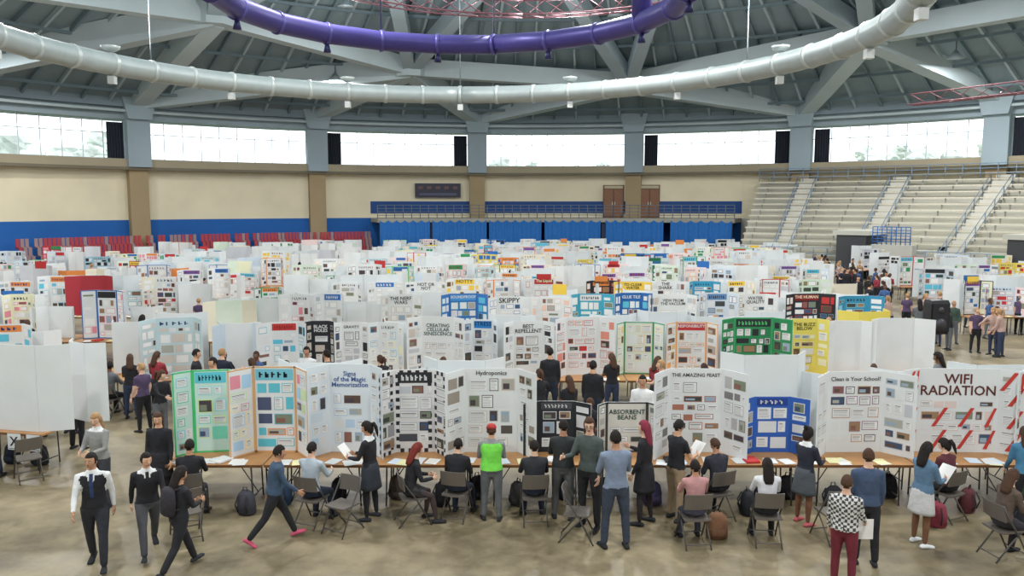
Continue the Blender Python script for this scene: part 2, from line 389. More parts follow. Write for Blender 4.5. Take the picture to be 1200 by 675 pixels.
def board(mb,x,y,z,rot,wc,ww,h,ang,base=WHITE,edge=None,header=None,title=None,tcol=C(30,30,34),pal=None,wpal=None,seed=0,detail=1,wbase=None,blank=False,asym=0,th=.10,chk=None,card=None):
    rng=random.Random(seed);pal=pal or [C(225,226,226)];wpal=wpal or pal
    Rm=Matrix.Rotation(rot,3,'Z');L=Vector((x,y,z));a=rad(ang)
    def mk(o,u,n,w): return Panel(mb,L+Rm@Vector(o),Rm@Vector(u),Rm@Vector(n),w,h)
    aL=a+rng.uniform(-.25,.25)*asym;aR=a+rng.uniform(-.25,.25)*asym
    pc=mk((-wc/2,0,0),(1,0,0),(0,-1,0),wc)
    uL=Vector((math.cos(aL),math.sin(aL),0));pl=mk(tuple(Vector((-wc/2,0,0))-uL*ww),tuple(uL),(math.sin(aL),-math.cos(aL),0),ww)
    uR=Vector((math.cos(aR),-math.sin(aR),0));pr=mk((wc/2,0,0),tuple(uR),(-math.sin(aR),-math.cos(aR),0),ww)
    back=C(218,224,226) if rng.random()<.9 else base
    pc.body(base,back,edge);pl.body(wbase or base,back,edge);pr.body(wbase or base,back,edge)
    if card is not None:
        pc.q(wc*.15,h*.9,wc*.85,h*1.12,.004,card);pc.q(wc*.85,h*.9,wc*.15,h*1.12,-.016,card)
    if chk is not None:
        for P in (pl,pc,pr): P.checker(chk)
    if blank: return pl,pc,pr
    top=.95
    if header is not None: pc.q(.04,h*.84,wc-.04,h*.97,.004,header);top=.81
    if title:
        n=title.count('\n')+1;hh=th*n+.04 if header is None else .11
        pc.text(title,wc/2,h*.985-h*hh/2-.01,wc-.08,h*hh*.88,tcol);top=min(top,.96-hh)
    elif header is None and rng.random()<.7:
        k=rng.randint(5,9);lw=(wc-.16)/k
        for i in range(k):
            c=.08+i*lw;pc.q(c,h*.87,c+lw*.25,h*.93,.004,tcol);pc.q(c,h*.87+rng.choice((0,.03,.05))*h*.9,c+lw*.6,h*.885+rng.choice((0,.03))*h,.004,tcol)
        top=.83
    elif header is not None and detail:
        k=rng.randint(5,9);lw=(wc-.2)/k
        for i in range(k): pc.q(.1+i*lw,h*.87,.1+i*lw+lw*.3,h*.935,.006,tcol);pc.q(.1+i*lw,h*rng.choice((.87,.9)),.1+i*lw+lw*.6,h*.915,.006,tcol)
    pc.fill(top,rng,pal,detail);pl.fill(.93,rng,wpal,detail);pr.fill(.93,rng,wpal,detail)
    return pl,pc,pr
W_=C(222,226,228);GY=C(186,192,200);BK=C(36,38,43);RD=C(190,50,50);YL=C(240,200,70);GN=C(44,140,86);BL=C(40,104,180);CY_=C(90,190,220);OR=C(226,134,66);PK=C(226,140,156)
TZ=.75
Y1=13.65
def b1(x,h,wc,ww,ang,rot=0,y=Y1,z=TZ,name='trifold_display_board',**k):
    mb=MB();r=board(mb,0,0,0,0,wc,ww,h,ang,detail=2,**k);return mb,r,(name,(x,y,z),rad(rot))
def fin(t): t[0].obj(t[2][0],t[2][1],t[2][2])
fin(b1(-5.28,1.48,.6,.36,38,rot=8,base=C(200,232,222),edge=C(70,200,120),pal=[C(120,220,190),C(150,230,240),C(210,240,150)],wpal=[C(90,200,170),C(130,210,230),C(240,240,240)],seed=1,header=C(90,200,220)))
fin(b1(-4.16,1.54,.74,.52,54,wbase=C(226,228,230),edge=C(216,170,120),pal=[C(90,190,210),OR,C(70,80,110),C(90,190,210)],wpal=[PK,C(200,230,170),C(250,230,150),C(170,210,240)],seed=2,header=C(110,190,210)))
fin(b1(-2.84,1.58,.72,.46,52,rot=-3,base=C(218,228,236),title='Signs\nof the Magic\nMemorization',th=.085,tcol=C(60,90,150),pal=[C(206,220,232),W_,C(180,206,230)],seed=3))
fin(b1(-1.7,1.48,.68,.42,54,rot=2,base=C(222,222,224),header=BK,chk=BK,pal=[BK,GY,C(70,74,84),W_],tcol=W_,wpal=[C(226,226,228),C(150,150,156)],seed=4))
fin(b1(-.36,1.5,.92,.54,55,title='Hydroponics',th=.035,tcol=C(60,60,60),pal=[W_,C(214,190,180),C(200,200,196),C(80,76,70)],wpal=[W_,C(150,140,130)],seed=5))
fin(b1(.78,.92,.62,.36,40,base=BK,pal=[W_,GY,C(210,210,214)],header=C(70,70,76),seed=6,tcol=W_))
fin(b1(2.02,.9,.72,.26,50,base=C(210,208,200),edge=C(60,60,60),title='ABSORBENT\nBEANS',th=.2,tcol=C(40,70,60),pal=[C(180,180,176),C(120,120,120)],seed=7))
fin(b1(3.22,1.5,.92,.6,57,rot=-2,title='THE AMAZING FEAST',th=.07,tcol=C(50,40,40),pal=[C(170,110,90),C(150,146,140),W_],wpal=[W_,C(180,180,180),C(120,120,120)],seed=8))
fin(b1(4.57,1.0,.62,.36,42,base=C(44,90,180),pal=[W_,C(200,220,240)],header=C(30,60,140),tcol=W_,seed=9))
fin(b1(6.02,1.45,.96,.58,50,rot=2,title='Clean is Your School?',tcol=C(60,50,60),pal=[W_,C(150,110,140),C(60,50,60),C(196,150,120)],wpal=[W_,C(190,196,204)],seed=10))
t=b1(7.82,1.5,1.36,.4,32,rot=-3,title='WIFI\nRADIATION',th=.15,tcol=C(90,44,36),pal=[W_,C(225,205,200)],wpal=[W_],seed=12)
mbw,(pl,pc,pr),_=t
for P in (pl,pc,pr):
    nk=3 if P is not pc else 6
    for k in range(nk):
        a0=.02+k*P.w/nk
        for b0 in (.06,.46,.86,1.12):
            if P is pc and b0>.7: continue
            if (k+int(b0*5))%2:
                mbw.add([P.P(a0,b0,.009),P.P(a0+.07,b0,.009),P.P(min(a0+.28,P.w),b0+.34,.009),P.P(min(a0+.21,P.w-.05),b0+.34,.009)],[(0,1,2,3)],C(196,58,50),PAPER)
fin(t)
fin(b1(9.4,1.5,.8,.5,45,base=C(220,226,230),pal=[W_,GY,C(190,210,200)],title='VOLCANO',seed=13))
for x,h,wc in ((-5.0,1.3,.9),(-3.5,1.56,.9),(-2.2,1.42,.8),(-.9,1.6,.85),(4.6,1.7,.95),(6.0,1.35,.9),(7.3,1.4,.9),(8.7,1.52,.9)):
    fin(b1(x,h,wc,.5,52,rot=180+R1.uniform(-5,5),y=Y1+.22,pal=[W_,BL,YL],seed=int(x*10)))
fin(b1(-9.55,1.68,.95,.6,30,rot=168,y=15.0,pal=[W_],seed=60));fin(b1(-8.75,1.6,.5,.4,40,rot=150,y=15.75,pal=[W_],seed=61))
def rowspec(Y,lst,h0):
    for i,(x,wt,o) in enumerate(lst):
        wc=wt*.58;ww=wt*.22/math.cos(rad(50))
        mb=MB();o=dict(o);h=o.pop('h',h0);o.setdefault('pal',[W_,GY,C(200,190,180)])
        board(mb,0,0,0,0,wc,ww,h+R_.uniform(-.1,.07),50,seed=int(Y)*50+i,detail=1 if Y>24 else 2,asym=1,**o);mb.obj('trifold_display_board',(x,Y+R_.uniform(-.08,.08),TZ),rad(R_.uniform(-9,9)))
Y2=20.1;Y3=25.7;Y4=31.3
rowspec(Y2,[(-4.88,.75,dict(base=BK,title='BLACK\nHOLES',tcol=W_)),(-4.11,.84,dict(title='GRAVITY',pal=[BK,GY])),(-3.17,.88,dict(pal=[W_,CY_,C(240,240,200)])),(-1.89,1.41,dict(title='CREATING\nCELLULAR\nSENESCENCE',th=.12,tcol=C(20,70,70),h=1.54)),(-.75,.92,dict(base=C(216,224,230),header=C(30,120,200),title='STRESS',pal=[BK,GY,W_])),(.42,1.32,dict(title='BEST\nREPELLENT',pal=[BK,GY,W_])),(1.8,1.45,dict(pal=[RD,W_,C(220,140,120)],h=1.5)),(3.26,1.28,dict(base=C(220,228,216),edge=C(60,150,100),pal=[W_,C(236,200,120),C(210,210,190)])),(4.58,1.32,dict(header=RD,title='RESPONSIBILITY',tcol=W_,pal=[C(240,160,80),W_,C(220,190,120)],edge=C(230,170,110))),(6.16,1.67,dict(base=C(40,134,82),pal=[BK,C(90,160,110),W_],edge=C(60,160,100),header=BK,tcol=C(80,200,120))),(7.48,1.1,dict(base=C(226,214,100),title='THE BUZZ\nBELOW',pal=[W_,C(120,110,60),C(236,236,200)])),(8.58,1.1,dict(blank=True,h=1.5)),(9.86,1.45,dict(blank=True,h=1.45))],1.45)
rowspec(Y3,[(-6.92,1.12,dict(pal=[W_,PK])),(-5.86,1.06,dict(header=BL,tcol=W_)),(-3.63,1.34,dict(title='THE NERF\nWARS')),(-1.59,1.56,dict(base=C(50,110,190),pal=[W_,CY_],header=C(70,150,220),title='SOUNDPROOF',tcol=W_)),(-.08,1.34,dict(title='SKIPPY',pal=[W_,BL])),(1.28,1.28,dict(pal=[C(240,200,180),W_,RD])),(2.57,1.34,dict(base=C(60,160,190),pal=[W_,C(200,240,240)],header=W_)),(3.88,1.17,dict(base=C(34,96,170),title='GLUE TILE',tcol=W_,pal=[W_,CY_])),(5.25,1.51,dict(title='VIEW FROM\nTHE VACUUM',th=.14,tcol=C(30,50,50))),(6.7,1.23,dict(base=C(206,218,230),pal=[C(60,90,140),W_],header=C(90,130,180))),(7.92,1.17,dict(title='WATER\nQUALITY',pal=[W_,C(90,120,90)])),(9.63,1.51,dict(base=BK,header=C(120,30,30),title='THE HUMAN',tcol=C(240,210,180),pal=[W_,C(90,140,170),RD])),(11.24,1.4,dict(base=C(50,140,180),pal=[W_,C(140,210,230)]))],1.45)
rowspec(Y4,[(-6.46,1.22,dict()),(-5.03,1.36,dict(header=BL,tcol=W_)),(-3.4,1.43,dict(title='HOT OR\nNOT')),(-1.87,1.43,dict(title='HOTTY',header=YL,pal=[YL,W_])),(-.34,1.36,dict(edge=OR)),(1.26,1.43,dict(header=RD,title='The Liquid',tcol=C(240,240,200),pal=[W_,RD],card=RD)),(3.54,1.29,dict(base=BK,header=OR,title='TEENAGE',tcol=C(40,20,20),pal=[RD,OR],card=OR)),(4.79,1.36,dict(base=C(236,200,80),title='TO CLEAR\nWATER',pal=[W_,YL])),(6.09,1.29,dict(title='THE\nSHARK')),(7.55,1.29,dict(base=C(50,150,190),pal=[GN,W_,YL])),(8.91,1.29,dict(header=YL,pal=[YL,W_])),(10.27,1.22,dict(edge=RD)),(11.83,1.29,dict(base=C(210,226,210),pal=[GN,W_]))],1.4)
def lim(Y): # block right edge / right block left edge
    return 10.6+(Y-20)*.27, 18.2+(Y-33)*.26
PALS=[[W_,GY],[W_,GY,BK],[W_,C(210,200,190)],[W_,BL,GY],[W_,RD],[BK,W_,GY],[YL,W_],[GN,W_],[CY_,W_],[OR,W_,C(120,80,60)],[PK,W_]]
rows=[Y2,Y3,Y4]+[31.3+5.6*k for k in range(1,6)]+[64.2]
tabs=[]
for ri,Y in enumerate(rows):
    R2=random.Random(100+ri)
    half=math.sqrt(max(0,41.5**2-(Y-CY)**2));xl=max(CX-half,-.72*Y-3);xr,rb=lim(Y)
    custom={0:(-5.4,11),1:(-7.6,12.5),2:(-7.2,13)}.get(ri)
    mf=MB()
    for face in (0,1):
        segs=[(xl,xr)]
        if Y>30: segs.append((rb,min(CX+half-4,.66*Y+2)))
        for s0,s1 in segs:
            x=s0+.5
            while x<s1:
                w=R2.uniform(1.1,1.65)
                skip=R2.random()<.09 or (face==0 and custom and custom[0]<x+.3 and x-.3<custom[1])
                gap = abs(x+11)<.9 or abs(x-(-23))<.9
                if not skip and not gap:
                    coloured=R2.random();base=WHITE;edge=None;header=None;wb=None;lft=x<-6
                    if coloured<(.08 if lft else .2): base=R2.choice([BL,C(60,150,190),BK,C(40,120,80),C(226,206,90),C(90,60,130),OR,C(150,190,210),C(170,50,60)])
                    elif coloured<(.2 if lft else .35): edge=R2.choice([BK,GN,RD,BL,OR,C(90,200,110)])
                    elif coloured<.6: base=R2.choice(PASTEL)
                    if R2.random()<.15: wb=R2.choice(PASTEL)
                    if R2.random()<(.25 if lft else .42): header=R2.choice([BL,RD,YL,OR,GN,BK,CY_,C(120,80,150)])
                    board(mf,x,Y+(.25 if face else -.02)+R2.uniform(-.12,.12),TZ,rad(R2.uniform(-20,20)+(180 if face else 0)),w*.56,w*.36,R2.uniform(1.0,1.6),R2.uniform(38,70),base=base,edge=edge,header=header,wbase=wb,tcol=R2.choice([BK,BK,C(40,60,120),C(120,30,30)]),pal=R2.choice(PALS),seed=R2.randint(0,99999),detail=1 if Y<45 else 0,asym=1,blank=R2.random()<(.34 if lft else .12),card=R2.choice([YL,RD,BL,OR,W_]) if R2.random()<.06 else None)
                x+=w
    mf.obj('trifold_board_row')
    tabs.append((Y,xl,xr,rb,min(CX+half-4,.66*Y+2)))
# ---------------------------------------------------------------- tables
TOP=C(180,130,80);LEG=C(70,70,72)
def table(mb,x,y,l=1.8,w=.74,simple=False,top=None):
    mb.box((x,y,TZ-.02),(l,w,.035),top or TOP,WOOD);mb.box((x,y-w/2-.003,TZ-.025),(l,.01,.045),C(110,72,44),WOOD)
    for sx in (-1,1):
        for sy in (-1,1): mb.tube([(x+sx*(l/2-.2),y+sy*(w/2-.1),0),(x+sx*(l/2-.22),y+sy*(w/2-.1),TZ-.04)],.015,LEG,METAL,5)
        if not simple:
            mb.tube([(x+sx*(l/2-.2),y-w/2+.1,.15),(x+sx*(l/2-.2),y+w/2-.1,.15)],.012,LEG,METAL,5)
            mb.tube([(x+sx*(l/2-.2),y,.15),(x+sx*(l/2-.55),y,TZ-.04)],.01,LEG,METAL,5)
R3=random.Random(11)
def clutter(mb,x,y,l,w,dens=1.0):
    for _ in range(int(4*dens)):
        a=R3.uniform(-.4,.4);mb.box((x+R3.uniform(-l/2+.15,l/2-.15),y+R3.uniform(-w/2+.1,-.1),TZ+.004+R3.uniform(0,.004)),(.21,.28,.004),R3.choice([W_,C(240,240,236),C(210,225,240),C(240,236,180)]),PAPER,a)
    if R3.random()<.6: mb.box((x+R3.uniform(-.5,.5),y-.15,TZ+.02),(.24,.3,.03),R3.choice([BK,BL,RD,C(230,230,230)]),PAPER,R3.uniform(-.5,.5))
for k in range(9):
    for j in (0,1):
        x=-5.1+k*1.83;y=13.32+j*.78;mb=MB();table(mb,0,0)
        if j==0: clutter(mb,0,0,1.8,.74,1.6)
        mb.obj('folding_table',(x,y,0))
mb=MB();table(mb,0,0);table(mb,-1.85,0);mb.obj('folding_table',(-9.75,15.25,0),rad(-12))
for i,ch in enumerate('XW'):
    mb=MB();P=Panel(mb,Vector((-.14,0,0)),Vector((1,0,0)),Vector((0,-1,0)),.3,.32);P.body(W_,W_);P.text(ch,.15,.17,.2,.22,BK);P.q(.02,.02,.28,.03,.004,BK)
    mb.obj('letter_sign',(-9.55+i*.42,14.82-.09*i,.42),rad(-12))
for Y,xl,xr,rb,re in tabs:
    mb=MB()
    for a,b in ([(xl,xr)]+([(rb,re)] if Y>30 else [])):
        x=a+.9
        while x<b:
            for j in (-.36,.42): table(mb,x,Y+.0+j,1.8,.74,True)
            if Y<33: clutter(mb,x,Y-.36,1.8,.74)
            x+=1.85
    mb.obj('folding_table_row')
# ---------------------------------------------------------------- chairs
def chair_mesh():
    mb=MB();c=C(86,84,82);s=C(108,102,96)
    for x in (-.21,.21):
        mb.tube([(x,.26,0),(x,.05,.4),(x,-.17,.72),(x*.95,-.21,.84)],.013,c,METAL,6)
        mb.tube([(x*.9,-.27,0),(x*.9,-.02,.3),(x*.9,.14,.45)],.013,c,METAL,6)
    mb.tube([(-.21,.26-.04,.09),(.21,.26-.04,.09)],.01,c,METAL,5);mb.tube([(-.19,-.24,.08),(.19,-.24,.08)],.01,c,METAL,5)
    rs=[]
    for k in range(7):
        t=-1+k/3;rs.append([(t*.2,.19,.455-.012*(1-t*t)),(t*.2,-.19,.445-.012*(1-t*t)),(t*.2,-.19,.42-.012*(1-t*t)),(t*.2,.19,.43-.012*(1-t*t))])
    mb.rings(rs,s,METAL,False)
    rs=[]
    for k in range(7):
        t=-1+k/3;y=-.2-.03*(1-t*t);rs.append([(t*.21,y+.04,.6),(t*.21,y+.025,.6),(t*.205,y-.015,.84),(t*.205,y,.84)])
    mb.rings(rs,s,METAL,False);return mb.mesh('folding_chair')
CH=chair_mesh()
def chair(x,y,h):
    ob=bpy.data.objects.new('folding_chair',CH);sc.collection.objects.link(ob);ob.location=(x,y,0);ob.rotation_euler[2]=rad(h)
# ---------------------------------------------------------------- people
def remesh(mb,vox):
    me=bpy.data.meshes.new('tmp');me.from_pydata(mb.v,[],mb.f);ob=bpy.data.objects.new('tmp',me);sc.collection.objects.link(ob)
    m=ob.modifiers.new('r','REMESH');m.mode='VOXEL';m.voxel_size=vox
    m=ob.modifiers.new('s','SMOOTH');m.factor=.5;m.iterations=3
    dg=bpy.context.evaluated_depsgraph_get();ev=ob.evaluated_get(dg);e=ev.to_mesh()
    v=np.empty(len(e.vertices)*3,dtype=np.float32);e.vertices.foreach_get('co',v);v=v.reshape(-1,3)
    l=np.empty(len(e.loops),dtype=np.int32);e.loops.foreach_get('vertex_index',l);f=l.reshape(-1,4)
    ev.to_mesh_clear();bpy.data.objects.remove(ob);bpy.data.meshes.remove(me);return v,f
def dvec(p,a,s): p=rad(p);a=rad(a);return Vector((s*math.sin(a),math.sin(p)*math.cos(a),-math.cos(p)*math.cos(a)))
def segd(P,a,b):
    a=np.array(a);b=np.array(b);ab=b-a;t=np.clip(((P-a)@ab)/(ab@ab),0,1);return np.linalg.norm(P-(a+t[:,None]*ab),axis=1),t
def hand(mb,w,d,n,sc_,skin,curl,s):
    d=d.normalized();n=(n-d*n.dot(d)).normalized();t=d.cross(n)
    if t.y+t.z*.3<0: t=-t
    k=sc_
    rs=[]
    for u,a,b in ((-.015,.022,.018),(.01,.03,.016),(.05,.041,.015),(.085,.04,.013),(.095,.034,.009)):
        c=w+d*u*k;rs.append(ell(c,a*k,b*k,10,t,n))
    mb.rings(rs,skin,SKIN,True)
    for i,(o,L) in enumerate(((.03,.072),(.01,.08),(-.011,.075),(-.031,.058))):
        p=w+d*.085*k+t*o*k;pts=[p];cur=0;q=p
        for j,f in enumerate((.42,.33,.25)):
            cur+=curl*(.7,1,.8)[j];v=d*math.cos(cur)+n*math.sin(cur);q=q+v*L*f*k;pts.append(q)
        mb.tube(pts,[.0095*k,.009*k,.008*k,.006*k],skin,SKIN,6,ends=True)
    p=w+d*.03*k+t*.03*k;q=p+(d*.6+t*.75+n*.25).normalized()*.035*k;r=q+(d*.9+t*.3+n*.35).normalized()*.03*k
    mb.tube([p,q,r],[.013*k,.011*k,.008*k],skin,SKIN,6,ends=True)
def headm(mb,c,yaw,pitch,k,skin,hair,style,hat=None,glasses=False):
    Rm=Matrix.Rotation(rad(yaw),3,'Z')@Matrix.Rotation(rad(-pitch),3,'X')
    T=lambda p:tuple(c+Rm@(Vector(p)*k))
    def sphere(fn,col,m,la=14,lo=20):
        rs=[]
        for i in range(1,la):
            th=math.pi*i/la;rs.append([T(fn(math.sin(th)*math.sin(2*math.pi*j/lo),math.sin(th)*math.cos(2*math.pi*j/lo),math.cos(th))) for j in range(lo)])
        mb.rings(rs,col,m,True)
    def hf(x,y,z):
        X,Y,Z=.077*x,.094*y,.117*z
        if z<0:
            X*=1-.32*(-z)**1.4
            Y*= (1-.3*(-z)) if y<0 else (1-.08*(-z))
        if y>.75 and abs(x)<.25 and -.25<z<.1: Y+=.006
        if y>.5 and .0<z<.2 and .2<abs(x)<.6: Y-=.005
        return X,Y,Z
    sphere(hf,skin,SKIN)
    mb.rings([[T(p) for p in ((-.007,.088,.015),(.007,.088,.015),(.004,.1,.018),(-.004,.1,.018))],[T(p) for p in ((-.017,.085,-.03),(.017,.085,-.03),(.008,.117,-.027),(-.008,.117,-.027))],[T(p) for p in ((-.012,.085,-.04),(.012,.085,-.04),(.006,.102,-.04),(-.006,.102,-.04))]],skin,SKIN,True)
    for s in (-1,1):
        def small(cx,cy,cz,a,b,d,col):
            rs=[]
            for i in range(1,6):
                th=math.pi*i/6;rs.append([T((cx+a*math.sin(th)*math.sin(2*math.pi*j/8),cy+b*math.sin(th)*math.cos(2*math.pi*j/8),cz+d*math.cos(th))) for j in range(8)])
            mb.rings(rs,col,SKIN,True)
        small(s*.03,.081,.004,.013,.009,.006,C(225,220,214));small(s*.03,.087,.004,.007,.005,.006,C(40,28,22))
        small(s*.03,.086,.026,.018,.006,.004,hair)
        small(s*.078,-.005,-.005,.008,.018,.03,skin)
        if glasses:
            mb.tube([T((s*.03+.024*math.sin(a*.785),.101,.003+.018*math.cos(a*.785))) for a in range(9)],.0025,BK,METAL,5)
            mb.tube([T((s*.054,.1,.006)),T((s*.08,.0,.008))],.0025,BK,METAL,5)
    small(0,.086,-.062,.024,.008,.007,C(165,90,84));small(0,.078,-.095,.025,.014,.016,skin)
    wide=1.12 if style!='short' else 1.07
    def hr(x,y,z):
        face=(y>.28 and z<.42) or (z<-.25 and y>-.2)
        if style=='short' and z<-.35: face=True
        f=.86 if face else wide
        return .08*x*f,.098*y*f-.004,.12*z*f*(1.0 if z<0 else 1.02)+.002
    sphere(hr,hair,CLOTH,16,24)
    if style=='long':
        rs=[]
        for z,y,a,b in ((.07,-.045,.07,.05),(.0,-.05,.088,.06),(-.08,-.055,.088,.056),(-.16,-.064,.092,.046),(-.24,-.072,.086,.034),(-.3,-.075,.06,.022)):
            rs.append([T(p) for p in ell((0,y,z),a,b,14)])
        mb.rings(rs,hair,CLOTH,True)
    if style=='pony':
        pts=[(0,-.09,.05),(0,-.14,.05),(0,-.155,-.02),(0,-.145,-.12),(0,-.135,-.19)]
        mb.tube([T(p) for p in pts],[.025*k,.034*k,.035*k,.026*k,.01*k],hair,CLOTH,8,ends=True)
    if style=='bun':
        mb.tube([T((0,-.08,.07)),T((0,-.12,.1)),T((0,-.14,.12))],[.03*k,.045*k,.03*k],hair,CLOTH,10,ends=True)
    if hat:
        rs=[[T(p) for p in ell((0,-.004,z),a,b,16)] for z,a,b in ((.045,.09,.11),(.08,.088,.107),(.12,.065,.08),(.135,.02,.025))]
        mb.rings(rs,hat,CLOTH,True)
STAND=dict(L=(2,3,2),R=(-3,4,2),aL=(6,9,14,3),aR=(2,8,18,0),lean=0,hp=5,hy=0)
STAND2=dict(L=(4,5,6),R=(-2,4,2),aL=(22,10,62,-25),aR=(20,10,68,-25),lean=2,hp=18,hy=10)
REACH=dict(L=(3,3,3),R=(-2,4,2),aL=(12,8,30,0),aR=(48,14,30,-10),lean=8,hp=12,hy=0)
TALK=dict(L=(3,6,3),R=(-3,5,4),aL=(5,10,20,0),aR=(25,14,75,5),lean=0,hp=0,hy=-15)
WALK=dict(L=(26,2,6),R=(-20,2,16),aL=(-22,8,16,3),aR=(24,8,26,-4),lean=4,hp=4,hy=0)
WALK2=dict(L=(-24,2,14),R=(28,2,4),aL=(26,8,22,-4),aR=(-24,8,12,3),lean=5,hp=6,hy=0)
SIT=dict(sit=1,L=(75,6,80),R=(75,8,78),aL=(35,10,50,-15),aR=(32,10,55,-18),lean=6,hp=16,hy=0)
SIT2=dict(sit=1,L=(75,4,86),R=(75,10,70),aL=(14,10,75,-28),aR=(16,10,70,-25),lean=12,hp=25,hy=15)
def person(H,pose,shirt,pants,skin,hair,style='short',sleeve=None,short=False,shoe=BK,skirt=None,legs=None,vox=.02,fem=False,bulk=1.0,hat=None,hem=.02,hold=None,collar=None,plaid=None,tie=None,pack=None,glasses=False):
    mb=MB();sleeve=sleeve or shirt;body=MB();HS=.29*H
    sit=pose.get('sit');hipz=.55 if sit else .515*H
    Lt,Ls=.237*H,.23*H;pel=Vector((0,-.06 if sit else 0,hipz));Lr=rad(pose['lean'])
    up=Vector((0,math.sin(Lr),math.cos(Lr)));fw=Vector((0,math.cos(Lr),-math.sin(Lr)));X=Vector((1,0,0))
    sw=.94 if fem else 1.0
    prof=[(-.05,.06,.055),(-.01,.094,.066),(.02,.1,.072),(.05,.098,.07),(.10,.083 if fem else .09,.06),(.17,.088,.066),(.235,.1*sw,.068),(.275,.108*sw,.06),(.305,.092*sw,.05),(.325,.055,.042),(.345,.034,.036),(.40,.031,.034)]
    rs=[]
    for h,a,b in prof:
        bb=bulk*1.05 if hem-.001<h<.32 else 1.0
        rs.append(ell(pel+up*h*H,a*H*bb,b*H*bb,16,X,fw))
    body.rings(rs,shirt)
    segs=[];labs=[]
    def seg(a,b,r,l): segs.append((tuple(a),tuple(b),r));labs.append(l)
    seg(pel-X*.04*H,pel+X*.04*H,.06*H,'T');seg(pel+up*.05*H,pel+up*.28*H,.068*H,'T');seg(pel+up*.26*H-X*.06*H,pel+up*.26*H+X*.06*H,.05*H,'T');seg(pel+up*.34*H,pel+up*.42*H,.034*H,'N')
    lowest=1e9;feet=[]
    for s,key in ((-1,'L'),(1,'R')):
        hf,ab,kf=pose[key]
        if sit:
            cz=max(-.2,min(.6,(hipz-Ls-.055*H)/Lt));hf=math.degrees(math.acos(cz));q=-(kf-78)*1.0
        else: q=hf-kf
        hip=pel+X*s*.054*H;kn=hip+dvec(hf,ab,s)*Lt;an=kn+dvec(q,ab*.4,s)*Ls
        fat=1.0 if (legs or skirt) else 1.12
        body.tube([hip+Vector((0,0,.01*H)),hip.lerp(kn,.45),kn,kn.lerp(an,.3),an],[.056*H*fat,.048*H*fat,.034*H*fat,.034*H*fat,(.022 if fat==1 else .031)*H],pants,n=12,ends=True)
        seg(hip,kn,.046*H,'U');seg(kn,an,.032*H,'S')
        fp=0 if sit else max(0,-q*.9) if q<0 else -min(12,q*.45)
        yaw=rad(-8*s);f=Vector((-math.sin(yaw),math.cos(yaw),0));f=Vector((f.x*math.cos(rad(fp)),f.y*math.cos(rad(fp)),-math.sin(rad(fp))))
        sd=f.cross(Vector((0,0,1))).normalized();u=sd.cross(f)
        feet.append((an,f,sd,u))
        for t in (-.04,.105): lowest=min(lowest,(an+f*t*H-u*.048*H).z)
        lowest=min(lowest,(an-u*.048*H).z)
    for an,f,sd,u in feet:
        rs=[]
        for t,a,b in ((-.045,.012,.02),(-.035,.02,.03),(.0,.023,.04),(.035,.024,.032),(.07,.027,.022),(.095,.025,.018),(.108,.014,.012)):
            c=an+f*t*H-u*(.05-b*.5)*H
            rs.append([tuple(c+sd*a*H*cx+u*b*H*.5*cz) for cx,cz in ((-1,-1),(1,-1),(1,-.1),(.75,.75),(.3,1),(-.3,1),(-.75,.75),(-1,-.1))])
        mb.rings(rs,shoe,CLOTH,True)
    hands=[]
    for s,key in ((-1,'aL'),(1,'aR')):
        sf,sa,ef,fi=pose[key];sh=pel+up*HS+X*s*.104*H*sw
        el=sh+dvec(sf,sa,s)*.17*H;d=dvec(sf+ef,fi,s);wr=el+d*.145*H;g=1.15 if not short else 1.0
        body.tube([pel+up*(HS+.005*H)+X*s*.07*H,sh,sh.lerp(el,.5),el,el.lerp(wr,.35),wr],[.032*H,.033*H*g,.027*H*g,.023*H*g,.022*H*g,.0155*H*(1.15 if not short else 1)],sleeve,n=10,ends=True)
        seg(sh,el,.028*H,'A');seg(el,wr,.022*H,'F');hands.append((wr,d,s))
    v,f=remesh(body,vox*H/1.65)
    P=v[f].mean(axis=1).astype(np.float64);D=[];Ts=[]
    for a,b,r in segs: dd,t=segd(P,a,b);D.append(dd-r);Ts.append(t)
    D=np.array(D);w=D.argmin(axis=0);hh=(P-np.array(pel))@np.array(up)/H
    colr=[];sk_up=legs or pants
    for i in range(len(w)):
        l=labs[w[i]];t=Ts[w[i]][i];c=shirt
        if l=='T' or l=='N':
            if hh[i]<hem: c=skirt or pants
            elif hh[i]>.338: c=skin
            else:
                c=shirt
                if collar is not None and hh[i]>.305: c=collar
                if tie is not None and abs(P[i][0])<.022 and P[i][1]>.02 and hh[i]>.12: c=tie
                if tie is not None and hh[i]>.2 and P[i][1]>.03 and abs(P[i][0])<.05*(hh[i]-.2)*10 and abs(P[i][0])>=.022: c=collar
        elif l=='U': c=sk_up if not (hh[i]>-.03 and not sit) else (skirt or sk_up)
        elif l=='S': c=legs or pants
        elif l=='A': c=sleeve if not (short and t>.65) else skin
        elif l=='F': c=skin if short or t>.97 else sleeve
        if plaid is not None and (c is shirt or c is sleeve):
            k=(math.floor(P[i][0]/.036)+math.floor(P[i][2]/.036)+math.floor(P[i][1]/.12))%2
            if k: c=plaid
        colr.append(c)
    mb.add(v.tolist(),f.tolist(),colr,CLOTH,True)
    if skirt is not None and not sit:
        rs=[]
        for h,a in ((.075,.092),(.02,.108),(-.08,.118),(-.16,.128),(-.19,.132),(-.19,.125),(-.05,.1)):
            rs.append([tuple(pel+up*h*H+X*(a*H*(1+.02*(j%2)*(h<0)))*math.cos(math.pi*j/18)+fw*(a*.78*H*(1+.02*(j%2)*(h<0)))*math.sin(math.pi*j/18)) for j in range(36)])
        mb.rings(rs,skirt,CLOTH,True)
